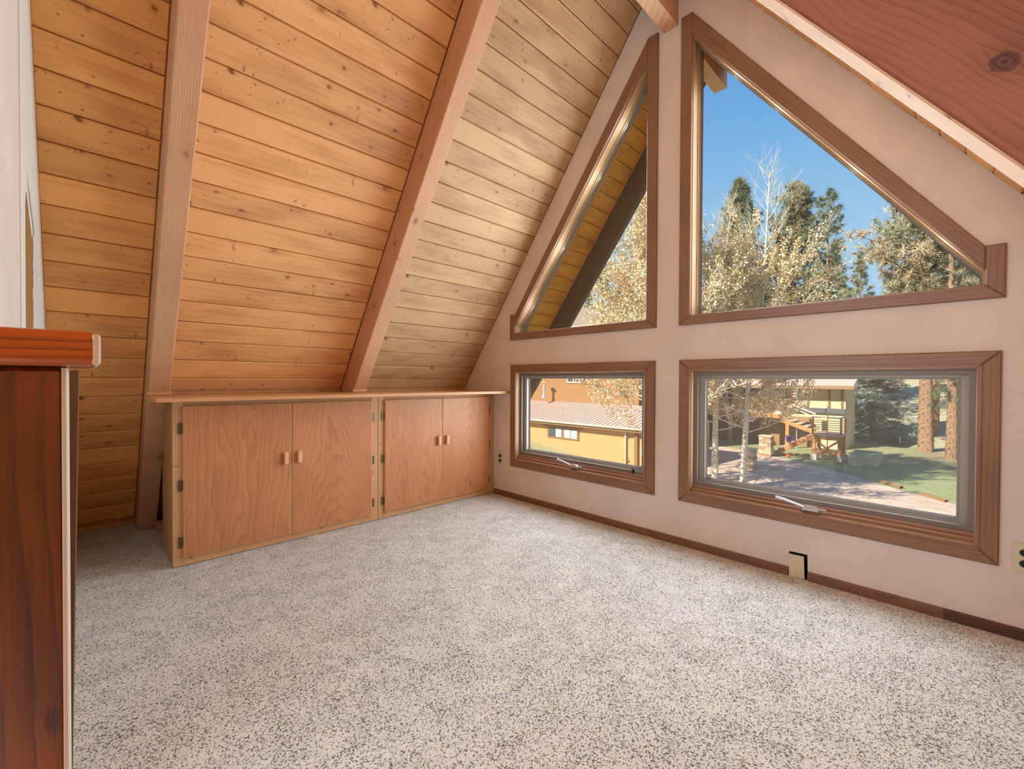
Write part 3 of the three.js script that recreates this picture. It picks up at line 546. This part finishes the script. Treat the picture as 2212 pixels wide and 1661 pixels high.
{
  const g = thing('stair_landing', 'square wooden landing on posts with cross bracing and slatted rail', 'landing', [-2.735, 0, -30.6]), W = .76, y = -2.29;
  part('platform', bbox(-W, W, y - .07, y, -.8, .8), O.deckTop, g); part('rim_joist', bbox(-W, W, y - .32, y - .07, .72, .8), O.deckWood, g);
  for (const [x, z] of [[-W + .12, .66], [W - .12, .66], [-W + .12, -.66], [W - .12, -.66]]) { part('post', bbox(x - .09, x + .09, GY + .35, y - .07, z - .09, z + .09), O.deckWood, g); part('footing', bbox(x - .15, x + .15, GY - .06, GY + .35, z - .15, z + .15), O.conc, g); }
  const dx = 2 * W - .24, dy = 1.05, L = Math.hypot(dx, dy); for (const s of [-1, 1]) { const br = part('cross_brace', bbox(-L / 2, L / 2, -.06, .06, -.025, .025), O.deckWood, g, [0, y - .85, .74 + s * .026]); br.rotation.z = s * Math.atan2(dy, dx); }
  part('lower_beam', bbox(-W, W, GY + .42, GY + .62, .60, .70), O.deckWood, g);
  for (const [x, z] of [[-W + .05, .75], [W - .05, .75], [W - .05, -.75]]) part('rail_post', bbox(x - .05, x + .05, y, y + 1.03, z - .05, z + .05), O.deckWood, g);
  part('top_rail', bbox(-W - .04, W + .04, y + 1.0, y + 1.07, .68, .84), O.deckTop, g); part('top_rail', bbox(W - .12, W + .04, y + 1.0, y + 1.07, -.8, .7), O.deckTop, g);
  for (let k = 0; k < 6; k++) part('rail_slat', bbox(-W, W, y + .16 + k * .135, y + .20 + k * .135, .74, .77), O.deckWood, g);
  for (let k = 0; k < 6; k++) part('rail_slat', bbox(W - .06, W - .03, y + .16 + k * .135, y + .20 + k * .135, -.75, .72), O.deckWood, g);
  // lower flight to the drive
  for (let k = 0; k < 7; k++) part('tread', bbox(-W - .32 - k * .32, -W - k * .32, y - .20 - k * .2, y - .155 - k * .2, -.5, .6), O.deckTop, g);
  const st = part('stringer', bbox(0, 2.85, -.14, .14, -.03, .03), O.deckWood, g, [-W, y - .2, .62]); st.rotation.z = Math.PI + .56;
}
pillar(-5.82, -29.1, .66, 1.25, 'square stone pillar at the foot of the wooden stair');
pillar(-5.26, -23.9, .60, 1.05, 'square stone pillar standing in the driveway behind an aspen trunk');
{ // raised garden bed
  const g = thing('raised_bed', 'low boarded garden bed on the lawn beside the landing', 'garden bed', [-.95, GY, -30.6]), X = .66, Z = 1.35;
  for (let k = 0; k < 4; k++) { const a = .02 + k * .15, b = .155 + k * .15; part('board', bbox(-X, X, a, b, Z, Z + .08), O.bed, g); part('board', bbox(X - .08, X, a, b, -Z, Z), O.bed, g); part('board', bbox(-X, -X + .08, a, b, -Z, Z), O.bed, g); part('board', bbox(-X, X, a, b, -Z - .08, -Z), O.bed, g); }
  part('soil', bbox(-X + .08, X - .08, .05, .52, -Z, Z), std({ color: 0xa8b58a, roughness: 1 }), g);
}
{ const b = thing('violet_bucket', 'violet plastic bucket on the stair behind the aspens', 'bucket', [-4.75, GY + .95, -29.95]); part('body', new THREE.CylinderGeometry(.17, .13, .38, 14), O.violet, b, [0, .19, 0]); part('rim', new THREE.TorusGeometry(.17, .015, 6, 18).rotateX(Math.PI / 2), O.violet, b, [0, .38, 0]); }
{ const b = thing('flower_pot', 'orange flower pot on the ground under the stair', 'pot', [-4.7, GY, -29.6]); part('body', new THREE.CylinderGeometry(.13, .09, .20, 14), O.orange, b, [0, .10, 0]); part('rim', new THREE.CylinderGeometry(.145, .145, .04, 14), O.orange, b, [0, .20, 0]); }
{ const f = thing('flag_pole', 'small red and white flag hanging beside the deck house', 'flag', [-5.0, GY + .03, -33.0]); part('pole', new THREE.CylinderGeometry(.03, .035, 5.4, 8), O.steel, f, [0, 2.7, 0]); part('flag_cloth', bbox(-.34, -.03, 3.6, 4.3, -.02, .02), O.flagRed, f); part('stripe', bbox(-.30, -.06, 3.7, 4.2, -.021, .021), O.fascia, f); part('hanging_basket', new THREE.SphereGeometry(.2, 12, 8).scale(1, .8, 1), O.orange, f, [-.4, 3.35, .1]); }
{ const p = onY(1944, 962, GY), f = thing('lawn_marker', 'short white marker post on the shaded lawn', 'post', [p.x, GY, p.z]); part('post', bbox(-.07, .07, 0, .62, -.07, .07), O.conc, f); part('cap', bbox(-.1, .1, .62, .68, -.1, .1), O.conc, f); }
for (const [a, b, c, d, l] of [[1905, 1040, 1948, 1054, 'rotting log edging where lawn meets driveway'], [1990, 1068, 2045, 1084, 'thin log edging at the far corner of the lawn']]) { const p = onY(a, b, GY + .05), q = onY(c, d, GY + .05); solo('edging_log', limb([p, p.clone().lerp(q, .5), q], .11, .09, 8), O.trim, l, 'log'); }

// ------------------------------------------------------------------ outdoors: trees
const barkMap = tex(128, 512, (u, v) => { const n = fbm(u * 10, v * 26, 51, 3), b = vnoise(u * 3, v * 60, 52), k = b > .83 && vnoise(u * 4, v * 17, 53) > .5 ? .32 : 1, l = k * (.84 + (n - .5) * .3); return [232 * l, 222 * l, 196 * l]; });
const aspenBark = std({ map: barkMap, roughness: .85 }), aspenTwig = std({ color: 0xddd2bc, roughness: .9 });
const pineBarkMap = tex(256, 256, (u, v) => { const n = fbm(u * 22, v * 8, 61, 3), c = vnoise(u * 18, v * 46, 62), l = .78 + (n - .5) * .7 + (c - .5) * .25; return [186 * l, 146 * l, 112 * l]; });
const pineBark = std({ map: pineBarkMap, roughness: .95 }), rustBark = std({ map: pineBarkMap, color: new THREE.Color(1.3, 1.05, .85), roughness: .95 }), darkBark = std({ color: 0x5d4c3c, roughness: .95 });
const leafGeo = (() => { const s = [[0, -.5], [.42, -.18], [.40, .2], [0, .55], [-.40, .2], [-.42, -.18]], P = [], I = []; s.forEach(([x, y]) => P.push(x, y, Math.abs(x) * .25)); for (let i = 1; i < 5; i++) I.push(0, i, i + 1); const g = new THREE.BufferGeometry(); g.setAttribute('position', new THREE.Float32BufferAttribute(P, 3)); g.setIndex(I); g.computeVertexNormals(); return g; })();
const leafMat = std({ color: 0xffffff, roughness: .8, side: THREE.DoubleSide });
const tuftGeo = (() => { const R = rng(5), P = [], I = []; for (let i = 0; i < 26; i++) { const d = V(R() - .5, R() * .9 - .25, R() - .5).normalize(), s = V(R() - .5, R() - .5, R() - .5).cross(d).normalize().multiplyScalar(.05), L = .65 + R() * .5, o = P.length / 3; P.push(s.x, s.y, s.z, -s.x, -s.y, -s.z, d.x * L, d.y * L, d.z * L); I.push(o, o + 1, o + 2); } const g = new THREE.BufferGeometry(); g.setAttribute('position', new THREE.Float32BufferAttribute(P, 3)); g.setIndex(I); g.computeVertexNormals(); return g; })();
const tuftMat = std({ color: 0xffffff, roughness: .85 });
function scatter(name, geo, mat, items, parent) {
  const m = new THREE.InstancedMesh(geo, mat, items.length), M4 = new THREE.Matrix4(), c = new THREE.Color();
  items.forEach((it, i) => { m.setMatrixAt(i, M4.compose(it.p, it.q, it.s)); m.setColorAt(i, c.setRGB(...it.c)); });
  m.name = name; m.userData.kind = 'stuff'; parent.add(m); return m;
}
const rq = (R) => new THREE.Quaternion(R() - .5, R() - .5, R() - .5, R() - .5).normalize();
function aspen(base, trunkPts, rTrunk, { seed, label, group, leafN = 3, spread = 1, first = .22, nBr = 34, bare = .25, low = [] }) {
  const t = thing('aspen_tree', label, 'tree', [base.x, base.y, base.z], { group }), R = rng(seed), tp = trunkPts.map((p) => p.clone().sub(base));
  const path = new THREE.CatmullRomCurve3(tp), pts = path.getPoints(14); part('trunk', limb(pts, rTrunk, rTrunk * .16, 9), aspenBark, t);
  const tw = [], leaves = [], leaf = (p) => { for (let k = 0; k < leafN; k++) { const s = .05 + .045 * R(), w = R(); leaves.push({ p: V(p.x + (R() - .5) * .26, p.y + (R() - .5) * .26, p.z + (R() - .5) * .26), q: rq(R), s: V(s, s, s), c: w < .5 ? [.74, .58, .34] : w < .72 ? [.64, .45, .20] : [.80, .69, .50] }); } };
  const grow = (o, dir, L, r, lvl, leafy) => {
    const n = 4, ps = [o.clone()], d = dir.clone(); for (let i = 1; i <= n; i++) { d.add(V((R() - .5) * .35, .10 + (R() - .5) * .25, (R() - .5) * .35)).normalize(); ps.push(ps[i - 1].clone().addScaledVector(d, L / n)); }
    tw.push(limb(ps, r, r * .35, 3)); if (leafy && lvl > 0) for (let i = 1; i <= n; i++) { leaf(ps[i]); if (R() < .7) leaf(ps[i].clone().lerp(ps[i - 1], .5)); }
    if (lvl < 2) { const kids = lvl ? 3 : 6; for (let k = 0; k < kids; k++) { const f = .25 + .75 * (k + R()) / kids, j = Math.min(n - 1, Math.floor(f * n)), p = ps[j].clone().lerp(ps[j + 1], f * n - j); grow(p, d.clone().multiplyScalar(.8).add(V(R() - .5, R() * .5 - .12, R() - .5).multiplyScalar(1.5)).normalize(), L * (.34 + .22 * R()), r * .5, lvl + 1, leafy); } }
  };
  for (let k = 0; k < nBr; k++) { const f = first + (1 - first) * (k + R() * .8) / nBr, p = path.getPoint(Math.min(.995, f)), a = R() * Math.PI * 2 + k * 2.4, elev = lerp(.15, 1.15, f) + (R() - .5) * .3, L = spread * lerp(3.4, .9, Math.pow(f, 1.3)) * (.7 + .5 * R()); grow(p, V(Math.cos(a) * Math.cos(elev), Math.sin(elev), Math.sin(a) * Math.cos(elev)), L, lerp(.032, .012, f), 0, f < 1 - bare || (f < 1.12 - bare && R() < .3)); }
  for (const [x, y, z, dx, dy, dz, L] of low) grow(V(x, y, z).sub(base), V(dx, dy, dz).normalize(), L, .03, 0, true);
  const b = part('branches', mergeGeometries(tw), aspenTwig, t); b.userData.kind = 'stuff';
  if (leaves.length) scatter('foliage', leafGeo, leafMat, leaves, t); return t;
}
// conifer: profile(f) gives the crown's reach at crown height f (0 low, 1 top)
function conifer(name, label, base, H, { seed, crown = .35, reach = 3, prof = (f) => Math.pow(1 - f, .8) * (.55 + .45 * Math.min(1, f * 5)), nBr = 60, per = 7, size = .34, cols, lean = V(0, 0, 0), rTrunk = .3, droop = 0, bark = pineBark, group, fill = .35, category = 'tree' }) {
  const t = thing(name, label, category, [base.x, base.y - .15, base.z], { group }), R = rng(seed), tr = [], it = [];
  const at = (f) => V(lean.x * f + Math.sin(f * 5 + seed) * .08, f * H, lean.z * f); const pts = []; for (let i = 0; i <= 8; i++) pts.push(at(i / 8)); part('trunk', limb(pts, rTrunk, rTrunk * .12, 9), bark, t);
  for (let k = 0; k < nBr; k++) {
    const f = (k + R()) / nBr, p = at(crown + (1 - crown) * f * .985), a = k * 2.39996 + R() * .9, L = reach * prof(f) * (.65 + .55 * R()), e = lerp(-.05, .75, f) - droop * (1 - f * .6), d = V(Math.cos(a) * Math.cos(e), Math.sin(e), Math.sin(a) * Math.cos(e)), end = p.clone().addScaledVector(d, L); end.y += L * .10 * (droop ? -1 : 1);
    const mid = p.clone().lerp(end, .5); mid.y -= L * .05; tr.push(limb([p, mid, end], .02 + .018 * L * .5, .008, 3));
    const c0 = cols[Math.floor(R() * cols.length)];
    for (let j = 0; j < per; j++) { const q = fill + (1 - fill) * Math.sqrt((j + R()) / per), w = p.clone().lerp(end, q), sp = L * .16 + .12, s = size * (.7 + .6 * R()), v = .85 + .35 * R(); w.add(V((R() - .5) * sp * 2, (R() - .4) * sp, (R() - .5) * sp * 2)); it.push({ p: w, q: droop ? new THREE.Quaternion().setFromAxisAngle(V(0, 1, 0), R() * 6.28) : rq(R), s: V(s, s * (droop ? .55 : .8), s), c: c0.map((x) => x * v) }); }
  }
  const b = part('branches', mergeGeometries(tr), darkBark, t); b.userData.kind = 'stuff'; scatter('needles', tuftGeo, tuftMat, it, t); return t;
}
const PINE = [[.19, .215, .12], [.25, .26, .15], [.33, .305, .19], [.14, .17, .10]], SUNNY = [[.40, .38, .25], [.46, .41, .28], [.29, .30, .19], [.50, .39, .24]], BLUE = [[.28, .37, .33], [.38, .46, .41], [.17, .24, .21]];
const gpt = (px, py) => onY(px, py, GY);
{ // aspens in front of the gable
  const b1 = gpt(1605, 1052), d1 = 20.2, b2 = gpt(1544, 1042), d2 = 21.1;
  const boughs = (px, d, ys, dirs) => ys.map((y, k) => [...atDepth(px + (940 - y) * .07, y, d).toArray(), ...dirs[k % dirs.length], 2.1 + .25 * (k % 3)]);
  const out = [[.9, .30, -.6], [-.7, .22, .6], [.7, .2, -.9], [1, .34, -.3], [-.9, .3, .2], [.8, .14, -.5]];
  aspen(b1, [b1, atDepth(1610, 940, d1), atDepth(1619, 815, d1), atDepth(1648, 640, d1), atDepth(1655, 520, d1), atDepth(1663, 372, d1)], .15, { seed: 11, label: 'aspen with pale trunk and straw yellow leaves at the driveway centre', nBr: 52, first: .36, spread: 1.2, bare: .44, leafN: 4, low: boughs(1610, d1, [935, 925, 912, 905, 896, 885, 872, 862, 850, 838, 826], out) });
  aspen(b2, [b2, atDepth(1545, 940, d2), atDepth(1549, 815, d2), atDepth(1556, 650, d2), atDepth(1566, 560, d2), atDepth(1580, 450, d2)], .16, { seed: 12, label: 'pale trunked aspen standing between its twin and the metal roofed building', nBr: 44, first: .34, spread: 1.05, bare: .34, leafN: 4, low: boughs(1546, d2, [930, 915, 900, 885, 868, 852, 838, 826], out) });
  const d3 = 18.2, b3 = gpt(1440, 1062); aspen(b3, [b3, atDepth(1440, 900, d3), atDepth(1432, 760, d3), atDepth(1420, 600, d3), atDepth(1412, 430, d3)], .15, { seed: 13, label: 'dense golden aspen standing before the metal roofed building', nBr: 74, first: .18, spread: 1.35, bare: 0, leafN: 5, low: [[-1, .05, .1], [-.9, .2, .3], [-1, -.1, .3], [-.8, .3, -.1]].map((q, k) => [...atDepth(1440, 900 - k * 22, d3).toArray(), ...q, 3]) });
  const d4 = 21.5, b4 = gpt(1452, 1034); aspen(b4, [b4, atDepth(1452, 900, d4), atDepth(1446, 760, d4), atDepth(1436, 600, d4), atDepth(1440, 470, d4)], .14, { seed: 14, label: 'golden aspen between the dense golden aspen and the deck house', nBr: 52, first: .25, spread: 1.25, bare: 0, leafN: 4 });
}
conifer('pine_tree', 'broad dark pine with a pointed top behind the aspens', V(...atDepth(1592, 870, 48).toArray()).setY(GY), 27.0, { seed: 21, crown: .30, reach: 4.0, nBr: 190, per: 11, size: .58, cols: PINE, rTrunk: .34, prof: (f) => Math.pow(1 - f, .62) });
conifer('pine_tree', 'wide double topped pine rising behind the tallest aspen', V(...atDepth(1712, 870, 50).toArray()).setY(GY), 27.4, { seed: 22, crown: .30, reach: 4.8, nBr: 210, per: 11, size: .58, cols: PINE, rTrunk: .36, prof: (f) => Math.pow(1 - f, .48) * .95 });
conifer('pine_tree', 'slim open pine with bare lower trunk against blue sky', V(...atDepth(1782, 870, 42).toArray()).setY(GY), 22.6, { seed: 23, crown: .34, reach: 2.7, nBr: 64, per: 9, size: .42, cols: [...PINE, SUNNY[2]], rTrunk: .30, prof: (f) => .35 + .65 * Math.pow(1 - f, .7) * (.4 + .6 * Math.abs(Math.sin(f * 11))) });
{ const b = gpt(2003, 975), top = atDepth(1985, 815, 30.6); conifer('pine_tree', 'great sunlit pine with a leaning trunk standing on the lawn', b, 23.5, { seed: 24, crown: .28, reach: 5.4, nBr: 170, per: 28, size: .48, cols: SUNNY, lean: V(-.55, 0, -.5), rTrunk: .44, fill: .12, prof: (f) => Math.pow(1 - f * .8, .55) * (.7 + .3 * Math.sin(f * 19)) }); }
conifer('pine_tree', 'straight rust barked pine just behind the leaning pine', gpt(2019, 951), 19, { seed: 25, crown: .62, reach: 2.6, nBr: 40, per: 8, size: .42, cols: SUNNY, rTrunk: .27, bark: rustBark });
{ const b = gpt(2052, 990); conifer('pine_tree', 'grey barked pine with low green boughs standing alone on the lawn', b, 18.5, { seed: 26, crown: .16, reach: 2.4, nBr: 70, per: 7, size: .34, cols: PINE, rTrunk: .31, prof: (f) => f < .12 ? .4 : f < .3 ? .3 : 1.1 * (1 - f * .8) }); }
conifer('spruce_tree', 'blue green spruce with layered drooping boughs on the lawn', gpt(1882, 951), 9.8, { seed: 27, crown: .13, reach: 3.3, nBr: 190, per: 16, size: .40, cols: BLUE, rTrunk: .2, droop: .35, fill: .1, prof: (f) => Math.pow(1 - f, .95) * 1.05, bark: rustBark });
{ // stand of pines on the slope far behind
  const R = rng(99), spots = []; for (let i = 0; i < 34; i++) { const px = lerp(1130, 2230, (i + .1 + R() * .8) / 34), d = 62 + R() * 46, p = atDepth(px, 830, d); spots.push([p.x, p.z, 13 + R() * 9]); }
  const protos = [0, 1, 2].map((k) => conifer('far_pine', 'distant pine in the stand on the slope beyond the houses', V(spots[k][0], ground(spots[k][0], spots[k][1]), spots[k][1]), 17 + k * 2, { seed: 60 + k, crown: .28, reach: 2.9, nBr: 52, per: 7, size: .62, cols: k === 1 ? [...PINE, SUNNY[2]] : PINE, rTrunk: .26, group: 'distant pines on the wooded slope' }));
  spots.slice(3).forEach(([x, z, h], i) => { const c = protos[i % 3].clone(); c.name = numbered('far_pine'); c.userData = { ...protos[i % 3].userData }; c.position.set(x, ground(x, z) - .15, z); c.rotation.y = i * 1.7; c.scale.setScalar(h / 18); scene.add(c); });
}

scene.traverse((o) => { if (o.isMesh) { o.castShadow = true; o.receiveShadow = true; } });
renderer.render(scene, camera);
